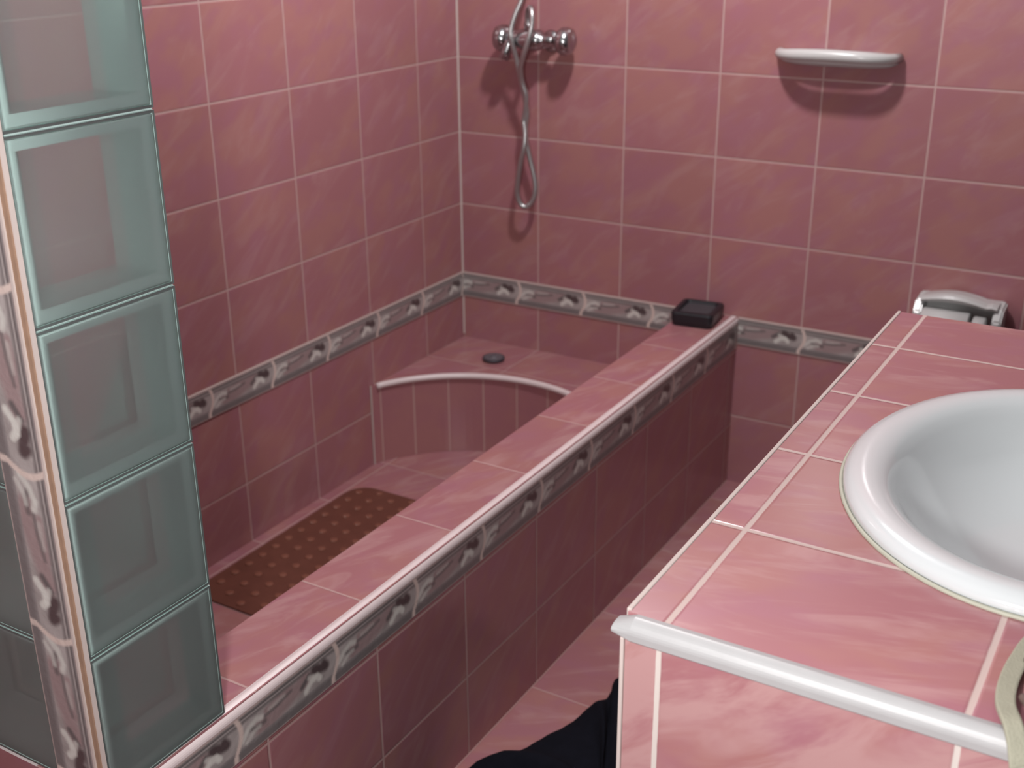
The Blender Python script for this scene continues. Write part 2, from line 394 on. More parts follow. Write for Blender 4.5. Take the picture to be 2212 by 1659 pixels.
# ================================================================ BATH
BX0, BX1, YE = 0.562, 0.667, -1.64
TF = -0.338
bath = thing('bathtub', 'built-in bathtub clad in pink tiles, running along the left wall', 'bathtub', (0.3, -0.8, -FL))
bm = bmesh.new()
bx(bm, BX0, BX1 - 0.0005, YE, -0.0005, -FL, 0.0)
for f in bm.faces:
    n = f.normal
    f.material_index = 1 if n.z > 0.5 else (0 if abs(n.x) > 0.5 else 2)
obj('tiled_side', bm, ['side', 'ledge', 'end'], bath)
bm = box(0.0005, BX0 - 0.0005, YE, YE + 0.064, -FL, 0.0)
for f in bm.faces: f.material_index = 1 if f.normal.z > 0.5 else 0
obj('tiled_end', bm, ['end', 'trim'], bath)
obj('tub_floor', box(0.0005, BX0 - 0.0005, YE + 0.0645, -0.0005, -FL + 0.0005, TF), 'tubfloor', bath)
# seat with concave curved front
CX, CY, R0, ZS = 0.281, -0.475, 0.3005, -0.157
a0 = math.atan2(-0.367 - CY, 0.001 - CX); a1 = math.atan2(-0.367 - CY, BX0 - 0.001 - CX)
NA = 48
arc = [(CX + R0 * math.cos(a0 + (a1 - a0) * i / NA), CY + R0 * math.sin(a0 + (a1 - a0) * i / NA)) for i in range(NA + 1)]
bm = bmesh.new(); top = [bm.verts.new(P(x, y, ZS)) for x, y in arc]; bot = [bm.verts.new(P(x, y, TF + 0.0003)) for x, y in arc]
tb = [bm.verts.new(P(arc[0][0] + (BX0 - 0.002) * i / NA, -0.0006, ZS)) for i in range(NA + 1)]
bb = [bm.verts.new(P(arc[0][0] + (BX0 - 0.002) * i / NA, -0.0006, TF + 0.0003)) for i in range(NA + 1)]
for i in range(NA):
    bm.faces.new([top[i], top[i + 1], tb[i + 1], tb[i]]).material_index = 0
    bm.faces.new([bot[i + 1], bot[i], top[i], top[i + 1]][::-1]).material_index = 1
    bm.faces.new([tb[i], tb[i + 1], bb[i + 1], bb[i]]).material_index = 0
bm.faces.new([top[0], tb[0], bb[0], bot[0]]); bm.faces.new([top[-1], bot[-1], bb[-1], tb[-1]])
# seat-front tile strips by angle
tt = NT('pink_tile_seat_front'); g = tt.n('ShaderNodeNewGeometry'); sp = tt.n('ShaderNodeSeparateXYZ'); tt.l(g.outputs['Position'], sp.inputs[0])
ang = tt.math('ARCTAN2', tt.math('SUBTRACT', sp.outputs[1], CY * S), tt.math('SUBTRACT', sp.outputs[0], CX * S))
k = tt.math('DIVIDE', tt.math('SUBTRACT', ang, math.radians(-5.0)), math.radians(14.5)); fr = tt.math('FRACT', k)
d = tt.math('MULTIPLY', tt.math('MINIMUM', fr, tt.math('SUBTRACT', 1.0, fr)), 0.095)
mk = tt.sstep(d, 0.0012, 0.0022)
n_ = tt.noise(g.outputs['Position'], 9, 3)
wn = tt.n('ShaderNodeTexWhiteNoise', noise_dimensions='1D'); tt.l(tt.math('FLOOR', k), wn.inputs['W'])
cc = tt.mix(tt.sstep(n_.outputs[0], 0.4, 0.65), TILE_A, TILE_C); cc = tt.mix(tt.math('MULTIPLY', wn.outputs['Value'], 0.35), cc, TILE_D); cc = tt.mix(mk, (0.46, 0.31, 0.28, 1), cc)
pr = tt.n('ShaderNodeBsdfPrincipled'); tt.l(cc, pr.inputs['Base Color']); pr.inputs['Roughness'].default_value = 0.3
tt.l(pr.outputs[0], tt.out.inputs[0]); M['seatfront'] = tt.m
obj('seat', bm, ['seat', 'seatfront'], bath, smooth=False)
bm = bmesh.new(); tube(bm, [P(min(max(x, 0.0075), BX0 - 0.0075), y, ZS - 0.003) for x, y in arc[1:-1]], 0.0068 * S, 10); obj('seat_edge', bm, 'trim', bath, smooth=True, label='pale rounded edge')
bm = bmesh.new(); tube(bm, [P(arc[0][0] + 0.001, arc[0][1], TF), P(arc[0][0] + 0.001, arc[0][1], ZS)], 0.0022, 6); obj('grout_joint', bm, 'groutline', bath)
# pale rounded edge along the outer top of the bath side
bm = bmesh.new(); prof = []
r_ = 0.011
for i in range(9):
    an = math.pi / 2 * i / 8; prof.append((BX1 + 0.003 - r_ + r_ * math.sin(an), 0.0015 - r_ + r_ * math.cos(an)))
prof = [(BX1 - 0.0125, 0.0004)] + prof + [(BX1 + 0.003, -0.0105), (BX1 - 0.0004, -0.0105)]
ys = [YE - 0.003 + (1.643 - 0.001) * i / 20 for i in range(21)]
rows = [[bm.verts.new(P(x, y, z)) for x, z in prof] for y in ys]
for A, B in zip(rows, rows[1:]):
    for j in range(len(prof) - 1): bm.faces.new([A[j], B[j], B[j + 1], A[j + 1]])
bm.faces.new(rows[0]); bm.faces.new(rows[-1][::-1])
obj('edge_trim', bm, 'trim', bath, smooth=False, label='pale glazed rounded edge')
border('decorative_border', (BX1 - 0.0005, YE, -0.0105), (0, 1, 0), (0, 0, -1), (1, 0, 0), 1.6385, YE + 0.99 + TL * 20, bath, thick=0.0028, label='grey and pink patterned border')

# ================================================================ GLASS BLOCK PARTITION
glass = thing('glass_block_partition', 'L-shaped partition of frosted greenish glass blocks standing on the near end of the bathtub', 'glass partition', (0.6, -1.6, 0.0))
PW = 0.1553
def block(axis, u0, z0, w0, w1, wid=PW):
    """axis 'y': block faces +x, spans y from u0; thickness x w0..w1. axis 'x': faces -y, spans x from u0; thickness y w0..w1"""
    j = 0.0009; ua, ub = u0 + j, u0 + wid - j; za, zb = z0 + j, z0 + PW - j
    bm = bmesh.new(); pt = 0.006; rw = 0.013
    def B(a_, b_, c_, d_, e_, f_, mi, bev=0):
        if axis == 'y': bx(bm, e_, f_, a_, b_, c_, d_, mi=mi, bevel=bev)
        else: bx(bm, a_, b_, e_, f_, c_, d_, mi=mi, bevel=bev)
    fl = 0.0024   # outer flange showing as a pale line round the face
    for q in ((ua, ua + fl, za, zb), (ub - fl, ub, za, zb), (ua + fl, ub - fl, za, za + fl), (ua + fl, ub - fl, zb - fl, zb)): B(*q, w0 + 0.0003, w1 - 0.0003, 3)
    ua += fl; ub -= fl; za += fl; zb -= fl; rw -= fl
    # two frosted faces and four green side walls
    B(ua, ub, za, zb, w0, w0 + pt, 2, 0.0018); B(ua, ub, za, zb, w1 - pt, w1, 2, 0.0018)
    wc = (w0 + w1) / 2 * S; ax = 0 if axis == 'y' else 1; bm.normal_update()
    for f in bm.faces:
        q = f.calc_center_median()[ax] - wc
        if f.normal[ax] * q > 0.3 * abs(q) and abs(q) > ((w1 - w0) / 2 - 0.003) * S: f.material_index = 0
    i0, i1 = w0 + pt + 0.0003, w1 - pt - 0.0003
    B(ua, ua + rw, za, zb, i0, i1, 1); B(ub - rw, ub, za, zb, i0, i1, 1)
    B(ua + rw, ub - rw, za, za + rw, i0, i1, 1); B(ua + rw, ub - rw, zb - rw, zb, i0, i1, 1)
    return obj('glass_block', bm, ['pane', 'ring', 'clear', 'flange'], glass)
NB = 8
for k in range(NB): block('y', -1.6385, k * PW + 0.002, 0.603, 0.6665, wid=0.1525)
for c_ in range(3):
    for k in range(NB): block('x', 0.6 - (c_ + 1) * PW, k * PW + 0.002, -1.6395, -1.576)
for k in range(NB): block('x', 0.003, k * PW + 0.002, -1.6395, -1.576, wid=0.6 - 3 * PW - 0.003)
bm = bmesh.new()
for k in range(NB + 1):
    z = k * PW + 0.002 if k else 0.0005
    bx(bm, 0.607, 0.6640, -1.6370, -1.4870, z - (0.0008 if k else 0), z + 0.0008)
    bx(bm, 0.003, 0.6, -1.6370, -1.5785, z - (0.0008 if k else 0), z + 0.0008)
for c_ in range(4):
    x = 0.6 - c_ * PW
    bx(bm, x - 0.0008, x + 0.0008, -1.6370, -1.5785, 0.003, NB * PW)
obj('mortar_joint', bm, 'mortar', glass)
NBZ = NB * PW + 0.003
border('decorative_strip', (0.6615, -1.6400, NBZ), (0, 0, -1), (-1, 0, 0), (0, -1, 0), NBZ - 0.003, -(NBZ - 0.344) + TL * 20 + 0.003, glass, height=0.0575, thick=0.006, sides='biscuit', label='grey patterned border tiles set upright')
obj('tile_edge', box(0.6620, 0.6672, -1.6450, -1.6400, 0.003, NBZ), 'biscuit', glass, label='unglazed terracotta tile edge')
bm = bmesh.new(); bx(bm, 0.6600, 0.6624, -1.6468, -1.6400, 0.003, NBZ); bx(bm, 0.6668, 0.6684, -1.6430, -1.6385, 0.003, NBZ)
obj('grout_joint', bm, 'groutline', glass)

# ================================================================ COUNTER
KX, KY, KZ, KB = 1.150, -1.562, 0.318, -0.785
cnt = thing('washbasin_counter', 'pink tiled washbasin counter with white front edge, right foreground', 'counter', (1.43, -1.2, -FL))
ex, ey, erx, ery = 1.392, -1.205, 0.180, 0.2195     # basin outline
hx, hy = erx - 0.014, ery - 0.014
# top with oval hole
bm = bmesh.new(); NE = 96; inn = []; outr = []
for i in range(NE):
    an = 2 * math.pi * i / NE; cx_, cy_ = math.cos(an), math.sin(an)
    inn.append((ex + hx * cx_, ey + hy * cy_))
    tx = ((XR - 0.001 - ex) if cx_ > 0 else (KX - ex)) / cx_ if abs(cx_) > 1e-9 else 1e9
    ty = ((KB - ey) if cy_ > 0 else (KY + 0.01 - ey)) / cy_ if abs(cy_) > 1e-9 else 1e9
    q = min(tx, ty); outr.append((ex + q * cx_, ey + q * cy_))
for cxn, cyn in ((KX, KB), (KX, KY + 0.01), (XR - 0.001, KB), (XR - 0.001, KY + 0.01)):
    j = min(range(NE), key=lambda i: (outr[i][0] - cxn) ** 2 + (outr[i][1] - cyn) ** 2); outr[j] = (cxn, cyn)
zt, zb_ = KZ, KZ - 0.02
I1 = [bm.verts.new(P(x, y, zt)) for x, y in inn]; O1 = [bm.verts.new(P(x, y, zt)) for x, y in outr]
I2 = [bm.verts.new(P(x, y, zb_)) for x, y in inn]; O2 = [bm.verts.new(P(x, y, zb_)) for x, y in outr]
for i in range(NE):
    j = (i + 1) % NE
    bm.faces.new([I1[i], I1[j], O1[j], O1[i]]); bm.faces.new([I2[i], O2[i], O2[j], I2[j]])
    bm.faces.new([O1[i], O1[j], O2[j], O2[i]]); bm.faces.new([I1[i], I2[i], I2[j], I1[j]])
obj('tiled_top', bm, 'top', cnt)
obj('tiled_front', box(KX + 0.0005, XR - 0.001, KY + 0.002, KY + 0.0095, -FL + 0.0005, KZ - 0.0158), 'front', cnt)
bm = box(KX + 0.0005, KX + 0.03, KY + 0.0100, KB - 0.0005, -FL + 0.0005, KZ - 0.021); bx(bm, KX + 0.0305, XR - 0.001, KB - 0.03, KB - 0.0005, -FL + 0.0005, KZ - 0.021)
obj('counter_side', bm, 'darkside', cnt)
# white quarter-round front edge
bm = bmesh.new(); prof = []
zlo = KZ - 0.0155; r_ = 0.0095
for i in range(9):
    an = math.pi / 2 * i / 8; prof.append((KY + 0.0045 - r_ * math.sin(an), KZ + 0.0012 - r_ + r_ * math.cos(an)))
prof = [(KY + 0.0095, KZ - 0.001), (KY + 0.0095, KZ + 0.0003)] + prof + [(KY - 0.0045, zlo + 0.002), (KY - 0.0025, zlo), (KY + 0.0015, zlo)]
xs = [KX - 0.006 + (XR + 0.005 - KX) * i / 40 for i in range(41)]
rows = []
for i, x in enumerate(xs):
    tp = 0.0
    rows.append([bm.verts.new(P(x, y, z)) for y, z in prof])
for v in rows[0]:   # bluntly pointed left end
    zz = v.co.z / S - FL; v.co.z = ((KZ - 0.008) + (zz - (KZ - 0.008)) * 0.35 + FL) * S
for A, B in zip(rows, rows[1:]):
    for j in range(len(prof) - 1): bm.faces.new([A[j], A[j + 1], B[j + 1], B[j]])
bm.faces.new(rows[0][::-1]); bm.faces.new(rows[-1])
o = obj('front_edge_trim', bm, 'whitetrim', cnt, smooth=False, label='white glazed edge bead')
bm = bmesh.new(); bx(bm, KX - 0.0022, KX + 0.0018, KY + 0.012, KB, KZ - 0.022, KZ + 0.0012, bevel=0.001); obj('side_edge_trim', bm, 'groutline', cnt, label='thin pale edge strip')
bm = bmesh.new(); bx(bm, KX - 0.0010, KX + 0.0022, KY - 0.0006, KY + 0.012, -FL + 0.0005, zlo, bevel=0.001); obj('corner_trim', bm, 'groutline', cnt, label='thin pale corner strip')

# ================================================================ BASIN
sink = thing('washbasin', 'white oval ceramic washbasin set into the pink tiled counter', 'washbasin', (ex, ey, KZ))
bm = bmesh.new(); NE = 96
# (inset from outer edge, z above counter)
prof = [(0.003, 0.0006), (0.0, 0.003), (0.001, 0.008), (0.006, 0.0125), (0.014, 0.0145), (0.024, 0.0145), (0.033, 0.0115), (0.039, 0.007), (0.045, -0.001), (0.053, -0.013), (0.064, -0.027), (0.080, -0.043), (0.100, -0.057), (0.122, -0.067), (0.148, -0.073), (0.163, -0.075)]
rings = []
for ins, z in prof:
    rings.append([bm.verts.new(P(ex + (erx - ins) * math.cos(2 * math.pi * i / NE), ey + (ery - ins) * math.sin(2 * math.pi * i / NE), KZ + z)) for i in range(NE)])
for A, B in zip(rings, rings[1:]):
    for i in range(NE): bm.faces.new([A[i], A[(i + 1) % NE], B[(i + 1) % NE], B[i]])
obj('bowl', bm, 'white', sink, smooth=True)
bm = bmesh.new(); lathe(bm, [(0.0, 0.002), (0.012, 0.002), (0.014, 0.004), (0.028, 0.004), (0.030, 0.001), (0.030, -0.03)], P(ex, ey, KZ - 0.0765), Vector((0, 0, 1)), 32); obj('drain', bm, 'chrome', sink, smooth=True)
bm = bmesh.new(); tube(bm, [P(ex + (erx + 0.001) * math.cos(2 * math.pi * i / NE), ey + (ery + 0.001) * math.sin(2 * math.pi * i / NE), KZ + 0.0010) for i in range(NE)], 0.0024, 8, closed=True); obj('sealant', bm, 'seal', sink, smooth=True, label='yellowed sealant bead')

# ================================================================ SOAP DISH ON THE BATH LEDGE
dish = thing('soap_dish', 'black rectangular soap dish standing on the bath ledge by the back wall', 'soap dish', (0.607, -0.06, 0.0015))
def loop_rect(cx_, cy_, hx_, hy_, r, z, n=6, rot=0.0):
    pts = []
    for k, (sx, sy) in enumerate(((1, 1), (-1, 1), (-1, -1), (1, -1))):
        for i in range(n + 1):
            an = math.pi / 2 * (k + i / n); x = sx * (hx_ - r) + r * math.cos(an); y = sy * (hy_ - r) + r * math.sin(an)
            pts.append(P(cx_ + x * math.cos(rot) - y * math.sin(rot), cy_ + x * math.sin(rot) + y * math.cos(rot), z))
    return pts
def loft(bm, loops, cap0=True, cap1=True, mi=0, mi1=None):
    vs = [[bm.verts.new(p) for p in L_] for L_ in loops]
    for A, B in zip(vs, vs[1:]):
        for i in range(len(A)): bm.faces.new([A[i], A[(i + 1) % len(A)], B[(i + 1) % len(A)], B[i]]).material_index = mi
    if cap0: bm.faces.new(vs[0][::-1]).material_index = mi
    if cap1: bm.faces.new(vs[-1]).material_index = mi if mi1 is None else mi1
bm = bmesh.new(); dx, dy, rt = 0.604, -0.062, math.radians(6)
loft(bm, [loop_rect(dx, dy, 0.040, 0.045, 0.010, 0.0003, rot=rt), loop_rect(dx, dy, 0.0425, 0.0475, 0.011, 0.010, rot=rt), loop_rect(dx, dy, 0.0435, 0.0485, 0.011, 0.025, rot=rt), loop_rect(dx, dy, 0.0415, 0.0465, 0.010, 0.029, rot=rt),
          loop_rect(dx, dy, 0.034, 0.039, 0.009, 0.030, rot=rt), loop_rect(dx, dy, 0.031, 0.036, 0.008, 0.024, rot=rt)], cap1=False)
obj('dish_body', bm, 'black', dish, smooth=False)
bm = bmesh.new(); loft(bm, [loop_rect(dx, dy, 0.0305, 0.0355, 0.008, 0.018, rot=rt), loop_rect(dx, dy, 0.0305, 0.0355, 0.008, 0.0245, rot=rt), loop_rect(dx, dy, 0.026, 0.031, 0.007, 0.0262, rot=rt)])
obj('soap_tray', bm, 'blackin', dish, label='dark grey inset tray')

# ================================================================ DRAIN PLUG ON THE SEAT
plug = thing('bath_plug', 'round dark rubber plug on the tiled corner seat of the bathtub', 'bath plug', (0.146, -0.106, ZS))
bm = bmesh.new(); lathe(bm, [(0, 0), (0.026, 0), (0.0300, 0.003), (0.0315, 0.008), (0.030, 0.0105), (0.026, 0.0105)], P(0.146, -0.106, ZS + 0.0003), Vector((0, 0, 1)), 40); obj('plug_body', bm, 'rubber', plug, smooth=True)
bm = bmesh.new(); lathe(bm, [(0.0265, 0.0104), (0.024, 0.0092), (0.010, 0.0092), (0.0085, 0.013), (0.0, 0.0135)], P(0.146, -0.106, ZS + 0.0003), Vector((0, 0, 1)), 40); obj('plug_top', bm, 'rubber2', plug, smooth=True, label='greyer recessed top')

# ================================================================ BATH MAT
bm = bmesh.new(); mx0, mx1, my0, my1 = 0.034, 0.325, -0.952, -0.466
mcx, mcy, mhx, mhy = (mx0 + mx1) / 2, (my0 + my1) / 2, (mx1 - mx0) / 2, (my1 - my0) / 2
loft(bm, [loop_rect(mcx, mcy, mhx, mhy, 0.045, TF + 0.0006), loop_rect(mcx, mcy, mhx, mhy, 0.045, TF + 0.003), loop_rect(mcx, mcy, mhx - 0.0015, mhy - 0.0015, 0.044, TF + 0.0038)])
nx_, ny_ = 7, 13
for i in range(nx_):
    for j in range(ny_):
        x = mx0 + 0.025 + (mx1 - mx0 - 0.05) * i / (nx_ - 1); y = my0 + 0.024 + (my1 - my0 - 0.048) * (j + (0.0 if i % 2 else 0.0)) / (ny_ - 1) + (0.008 if i % 2 else -0.008)
        lathe(bm, [(0.0100, 0), (0.0096, 0.0016), (0.0072, 0.0028), (0.0, 0.0034)], P(x, y, TF + 0.0039), Vector((0, 0, 1)), 12, mi=1)
mat = tag(obj('bath_mat', bm, ['mat', 'matdot']), 'brown studded rubber bath mat lying on the floor inside the bathtub', 'bath mat')

# ================================================================ SHOWER MIXER
mx = thing('shower_mixer', 'chrome shower mixer tap with round knob fixed to the back wall tiles', 'shower mixer', (0.22, 0, 0.53))
MZ, MY = 0.530, -0.052
X = Vector((1, 0, 0))
bm = bmesh.new()
lathe(bm, [(0, 0), (0.017, 0), (0.022, 0.006), (0.023, 0.03), (0.026, 0.040), (0.026, 0.085), (0.022, 0.094), (0.015, 0.100), (0.013, 0.108), (0.013, 0.126), (0.010, 0.130), (0, 0.130)], P(0.160, MY, MZ), X, 32)
obj('mixer_body', bm, 'chrome', mx, smooth=True)
def knob(x, sgn):
    bm = bmesh.new(); n = 32
    lathe(bm, [(0, 0), (0.012, 0), (0.020, 0.003), (0.0285, 0.009), (0.034, 0.018), (0.034, 0.028), (0.030, 0.040), (0.020, 0.046), (0.0, 0.047)], P(x, MY, MZ), X * sgn, n)
    return obj('knob', bm, 'chrome', mx, smooth=True)
knob(0.270, 1); knob(0.166, -1)
for x in (0.183, 0.232):
    bm = bmesh.new(); lathe(bm, [(0, 0.0), (0.026, 0.0), (0.028, 0.004), (0.024, 0.010), (0.015, 0.014), (0.014, 0.060), (0, 0.060)], P(x, -0.0005, MZ - 0.006), Vector((0, -1, 0)), 28); obj('wall_connector', bm, 'chrome', mx, smooth=True)
bm = bmesh.new(); lathe(bm, [(0, 0.0), (0.012, 0), (0.012, 0.035), (0.009, 0.040), (0.009, 0.048), (0, 0.048)], P(0.2085, MY, MZ + 0.006), Vector((0, -0.15, 1)), 20); obj('hose_outlet', bm, 'chrome', mx, smooth=True)
bm = bmesh.new(); lathe(bm, [(0, 0), (0.017, 0), (0.017, 0.012), (0.014, 0.03), (0.013, 0.05), (0.010, 0.052), (0, 0.05)], P(0.165, MY - 0.004, MZ - 0.002), Vector((-0.25, -0.3, -1)), 24); obj('spout', bm, 'chrome', mx, smooth=True)
# hose (separate thing hanging from the mixer)
hs = [(0.2085, -.058, 0.556), (0.208, -.060, 0.573), (0.214, -.066, 0.588), (0.2225, -.072, 0.592), (0.229, -.078, 0.579), (0.2295, -.082, 0.558), (0.224, -.085, 0.532), (0.213, -.083, 0.504), (0.199, -.072, 0.476), (0.1945, -.060, 0.448), (0.2005, -.054, 0.420), (0.1975, -.050, 0.392), (0.192, -.048, 0.366), (0.1975, -.052, 0.340), (0.1965, -.056, 0.310), (0.188, -.055, 0.281), (0.180, -.052, 0.245), (0.175, -.048, 0.210), (0.1805, -.044, 0.188), (0.193, -.040, 0.182), (0.206, -.036, 0.196), (0.2115, -.034, 0.219), (0.2085, -.034, 0.248), (0.2005, -.036, 0.282), (0.193, -.040, 0.320), (0.1935, -.044, 0.350), (0.1985, -.046, 0.380), (0.196, -.050, 0.412), (0.1895, -.056, 0.450), (0.186, -.066, 0.490), (0.181, -.078, 0.530), (0.180, -.078, 0.551), (0.186, -.070, 0.580), (0.195, -.062, 0.606), (0.206, -.052, 0.65), (0.217, -.045, 0.74), (0.222, -.048, 0.86), (0.222, -.056, 0.93)]
pts = catmull([P(*p) for p in hs], 14)
bm = bmesh.new(); rr = [0.0066 + (0.0007 if i % 2 else -0.0004) for i in range(len(pts))]
tube(bm, pts, rr, 10); ho = obj('shower_hose', bm, 'hose', smooth=True); tag(ho, 'grey ribbed metal shower hose hanging in a long loop below the mixer tap', 'shower hose')
hd = thing('hand_shower', 'chrome hand shower head held in a wall bracket above the mixer tap', 'hand shower', (0.222, 0, 0.95))
bm = bmesh.new(); lathe(bm, [(0, 0), (0.010, 0), (0.012, 0.02), (0.012, 0.12), (0.02, 0.15), (0.034, 0.165), (0.036, 0.178), (0.032, 0.182), (0, 0.182)], P(0.222, -0.056, 0.932), Vector((0, -0.35, 1)), 24); obj('handle', bm, 'chrome', hd, smooth=True)
bm = box(0.208, 0.236, -0.072, -0.0005, 0.955, 0.985, bevel=0.004); obj('wall_bracket', bm, 'chrome', hd)

# ================================================================ TOWEL RAIL (white ceramic)
rail = thing('soap_shelf', 'white rounded ceramic shelf with a bar mounted high on the back wall', 'bathroom shelf', (0.83, 0, 0.52))
def lens(bm, x0, x1, yb, depth, zc, zt, nseg=24, nz=8, pw=0.5):
    """rounded ceramic bar: plan outline a flattened D, section an ellipse"""
    rings = []
    for i in range(nseg + 1):
        u_ = -1 + 2 * i / nseg; k_ = max(0.0, 1 - abs(u_) ** 3.2) ** pw
        x = (x0 + x1) / 2 + u_ * (x1 - x0) / 2; hd_ = max(0.003, depth * k_) / 2; hz = max(0.004, zt * (0.45 + 0.55 * k_)) / 2
        rings.append([bm.verts.new(P(x, yb - hd_ + hd_ * math.cos(2 * math.pi * j / 16), zc + hz * math.sin(2 * math.pi * j / 16))) for j in range(16)])
    for A, B in zip(rings, rings[1:]):
        for j in range(16): bm.faces.new([A[j], A[(j + 1) % 16], B[(j + 1) % 16], B[j]])
    bm.faces.new(rings[0]); bm.faces.new(rings[-1][::-1])
bm = bmesh.new(); lens(bm, 0.716, 0.932, -0.0005, 0.038, 0.522, 0.030); obj('wall_plate', bm, 'white2', rail, smooth=True)
# D-shaped bar
pp = []
for i in range(33):
    u_ = -1 + 2 * i / 32; pp.append(P(0.8255 + 0.108 * u_, -0.006 - 0.058 * max(0, 1 - abs(u_) ** 4.0) ** 0.6, 0.527 + 0.004 * (1 - u_ * u_)))
bm = bmesh.new(); tube(bm, pp, [0.0115 + 0.0035 * (1 - abs(-1 + 2 * i / 32) ** 2) for i in range(33)], 14, squash=0.95); obj('bar', bm, 'white2', rail, smooth=True)

# ================================================================ TOILET ROLL HOLDER
TPZ, TPX = 0.016, 0.010
tp = thing('toilet_roll_holder', 'white ceramic toilet roll holder on the back wall just beyond the counter', 'toilet roll holder', (1.085, 0, 0.03))
bm = box(1.015 + TPX, 1.160 + TPX, -0.014, -0.0005, -0.055, 0.098 + TPZ, bevel=0.005); obj('back_plate', bm, 'white2', tp)
def cheek(x0, x1):
    bm = bmesh.new(); pr_ = [(-0.010, -0.050), (-0.050, -0.030), (-0.072, 0.010), (-0.074, 0.045), (-0.068, 0.076), (-0.052, 0.094), (-0.010, 0.100)]
    A = [bm.verts.new(P(x0 + TPX, y, z + TPZ)) for y, z in pr_]; B = [bm.verts.new(P(x1 + TPX, y, z + TPZ)) for y, z in pr_]
    bm.faces.new(A); bm.faces.new(B[::-1])
    for i in range(len(A)): bm.faces.new([A[i], A[(i + 1) % len(A)], B[(i + 1) % len(A)], B[i]])
    bmesh.ops.bevel(bm, geom=bm.edges[:], offset=0.004, segments=2, affect='EDGES'); return obj('side_arm', bm, 'white2', tp)
cheek(1.012, 1.026); cheek(1.148, 1.164)
bm = bmesh.new()
nn = 14; A = []
for i in range(nn + 1):
    u_ = i / nn; x = 1.022 + TPX + 0.132 * u_; bul = 0.010 * math.sin(math.pi * min(1, u_ * 1.15)) if u_ < 0.87 else 0.004 * (1 - u_) / 0.13
    A.append([bm.verts.new(P(x, y, z + TPZ)) for y, z in ((-0.012, 0.098 + bul), (-0.045, 0.101 + bul), (-0.056, 0.099 + bul), (-0.061, 0.096 + bul * 0.8), (-0.056, 0.091 + bul * 0.6), (-0.045, 0.092 + bul * 0.5), (-0.012, 0.088))])
for p_, q_ in zip(A, A[1:]):
    for j in range(7): bm.faces.new([p_[j], q_[j], q_[(j + 1) % 7], p_[(j + 1) % 7]])
bm.faces.new(A[0]); bm.faces.new(A[-1][::-1])
obj('top_cover', bm, 'white2', tp, smooth=False)
bm = bmesh.new(); lathe(bm, [(0, 0), (0.020, 0), (0.020, 0.012), (0.016, 0.014), (0.016, 0.112), (0.034, 0.113), (0.036, 0.116), (0.036, 0.137), (0.034, 0.140), (0.016, 0.141), (0.016, 0.152)], P(1.026 + TPX, -0.060, 0.050 + TPZ), X, 24); obj('roller', bm, 'white2', tp, smooth=True)
roll = thing('toilet_roll', 'white paper roll inside the ceramic holder on the back wall', 'toilet roll', (1.07, -0.052, 0.02))
bm = bmesh.new(); lathe(bm, [(0.021, 0), (0.039, 0), (0.0405, 0.002), (0.0405, 0.100), (0.039, 0.102), (0.021, 0.102), (0.021, 0)], P(1.0285 + TPX, -0.060, 0.050 + TPZ), X, 36); obj('paper', bm, 'white2', roll, smooth=True)

# ================================================================ BLACK CLOTH ON THE FLOOR
outl = [(0.675, -1.120), (0.700, -1.075), (0.735, -1.010), (0.765, -0.935), (0.788, -0.865), (0.790, -0.815), (0.786, -0.775), (0.83, -0.735), (0.92, -0.74), (1.02, -0.80), (1.10, -0.92), (1.12, -1.12), (1.10, -1.34), (1.02, -1.46), (0.88, -1.50), (0.76, -1.44), (0.69, -1.30), (0.672, -1.19)]
ol = catmull([Vector((x, y, 0)) for x, y in outl], 6, closed=True)
cxm, cym = 0.92, -1.12; random.seed(7)
bm = bmesh.new(); rings = []
hp = [(1.0, 0.0005), (1.0, 0.010), (0.985, 0.020), (0.95, 0.030), (0.88, 0.040), (0.78, 0.046), (0.66, 0.052), (0.52, 0.056), (0.36, 0.054), (0.2, 0.056)]
for f_, h in hp:
    rg = []
    for i, q in enumerate(ol):
        an = i / len(ol) * 2 * math.pi
        fold = 1 + (0.18 * math.sin(an * 7 + f_ * 5) + 0.12 * math.sin(an * 13 + f_ * 9)) * (1 if h > 0.012 else 0)
        rg.append(bm.verts.new(P(cxm + (q.x - cxm) * f_ * (1 + 0.004 * math.sin(an * 41)), cym + (q.y - cym) * f_, -FL + 0.0006 + h * fold)))
    rings.append(rg)
for A, B in zip(rings, rings[1:]):
    for i in range(len(A)): bm.faces.new([A[i], A[(i + 1) % len(A)], B[(i + 1) % len(A)], B[i]])
bm.faces.new(rings[-1]); bm.faces.new(rings[0][::-1])
o = obj('floor_cloth', bm, 'cloth', smooth=True); tag(o, 'black cloth bunched on the pink floor between bathtub and counter', 'cloth')

# ================================================================ STRAP ON THE COUNTER EDGE
st = thing('fabric_strap', 'olive beige fabric strap with brown cord draped over the front edge of the counter', 'strap', (1.41, -1.5, KZ))
path = [(1.440, -1.448, 0.3225), (1.415, -1.437, 0.3225), (1.400, -1.452, 0.3225), (1.394, -1.485, 0.3225), (1.3925, -1.515, 0.3235), (1.395, -1.540, 0.3250), (1.403, -1.560, 0.3245), (1.411, -1.5735, 0.312), (1.417, -1.5745, 0.295), (1.424, -1.572, 0.260), (1.434, -1.572, 0.22), (1.450, -1.572, 0.185), (1.480, -1.572, 0.170), (1.508, -1.572, 0.19), (1.520, -1.572, 0.24), (1.522, -1.5745, 0.300), (1.520, -1.568, 0.320), (1.512, -1.545, 0.3252), (1.500, -1.51, 0.3225), (1.475, -1.465, 0.3225)]
cp = catmull([P(p[0] + 0.0035, *p[1:]) for p in path], 6, closed=True)
bm = bmesh.new(); n = len(cp); rows = []
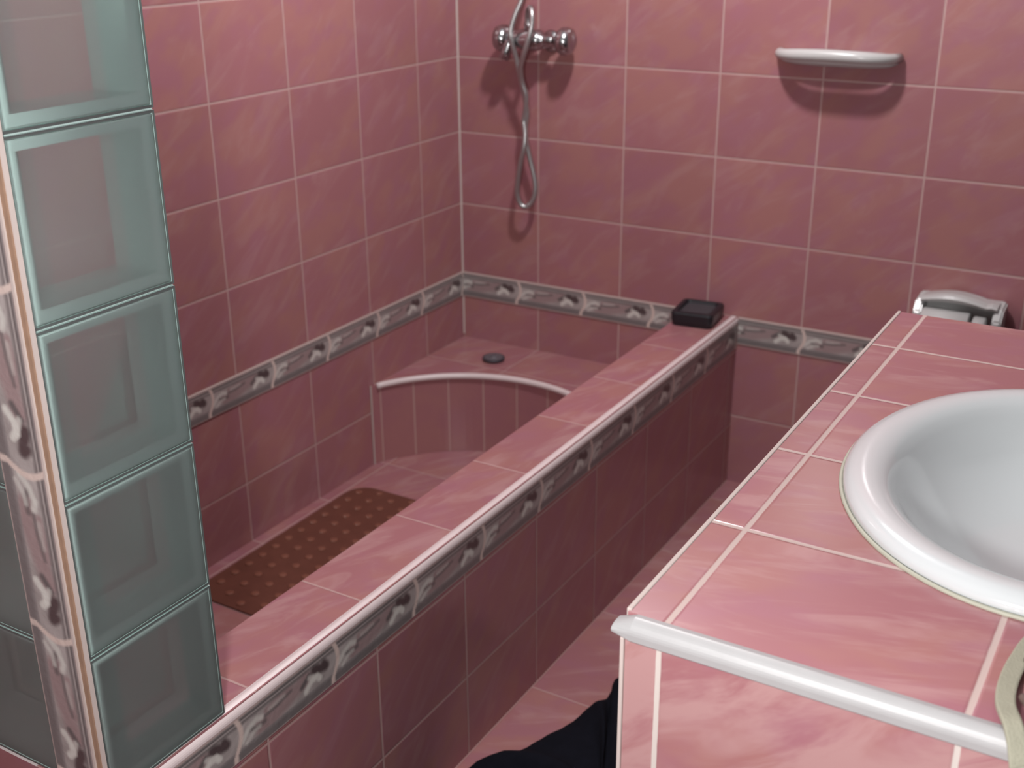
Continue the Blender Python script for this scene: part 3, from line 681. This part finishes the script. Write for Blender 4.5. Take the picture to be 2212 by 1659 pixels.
for i, p in enumerate(cp):
    t_ = (cp[(i + 1) % n] - cp[i - 1]).normalized()
    zf = max(0.0, min(1.0, (p.z / S - FL - 0.285) / 0.035)); nrm = Vector((0, -(1 - zf), zf + 1e-3)).normalized()
    sd = t_.cross(nrm).normalized(); hw, ht = (0.0058 + 0.0050 * (1 - zf)) * S, 0.0016
    rows.append([bm.verts.new(p + sd * hw * a_ + nrm * ht * b_) for a_, b_ in ((-1, -1), (-1, 1), (-0.8, 1.35), (0.8, 1.35), (1, 1), (1, -1))])
for i in range(n):
    A, B = rows[i], rows[(i + 1) % n]
    for j in range(6): bm.faces.new([A[j], A[(j + 1) % 6], B[(j + 1) % 6], B[j]])
obj('band', bm, 'strap', st, smooth=False)
def cord(ps, r=0.0022):
    bm = bmesh.new(); q = catmull([P(p[0] + 0.008, *p[1:]) for p in ps], 6); tube(bm, q, r, 8); return bm
bm = cord([(1.399, -1.535, 0.330), (1.404, -1.546, 0.332), (1.408, -1.556, 0.331), (1.413, -1.565, 0.328), (1.417, -1.577, 0.318), (1.419, -1.579, 0.300)], 0.0034)
tube(bm, catmull([P(p[0] + 0.008, *p[1:]) for p in [(1.408, -1.553, 0.332), (1.415, -1.548, 0.331), (1.424, -1.540, 0.329), (1.432, -1.528, 0.326)]], 6), 0.003, 8)
tube(bm, catmull([P(p[0] + 0.008, *p[1:]) for p in [(1.410, -1.558, 0.331), (1.418, -1.562, 0.331), (1.426, -1.570, 0.326), (1.430, -1.579, 0.31)]], 6), 0.0026, 8)
obj('knotted_cord', bm, 'cord', st, smooth=True, label='knotted dark brown cord')
bm = cord([(1.393, -1.488, 0.3265), (1.400, -1.486, 0.3262), (1.41, -1.490, 0.326), (1.42, -1.50, 0.326)], 0.002); obj('cord_end', bm, 'cord', st, smooth=True)

# ================================================================ LAMPS (out of frame)
cl = thing('pendant_lamp', 'small white pendant lamp holder hanging from the ceiling above the bath ledge', 'lamp', (0.70, -0.62, ZC))
bm = bmesh.new(); lathe(bm, [(0, 0), (0.05, 0), (0.045, 0.02), (0.01, 0.028), (0, 0.028)], P(0.70, -0.62, ZC - 0.0003), Vector((0, 0, -1)), 32); obj('ceiling_rose', bm, 'white2', cl)
bm = bmesh.new(); tube(bm, [P(0.70, -0.62, ZC - 0.02), P(0.70, -0.62, 1.44)], 0.004, 8); obj('cord', bm, 'white2', cl)
bm = bmesh.new(); lathe(bm, [(0, 0), (0.018, 0), (0.022, 0.02), (0.022, 0.05), (0, 0.05)], P(0.70, -0.62, 1.445), Vector((0, 0, -1)), 24); obj('lamp_holder', bm, 'white2', cl)
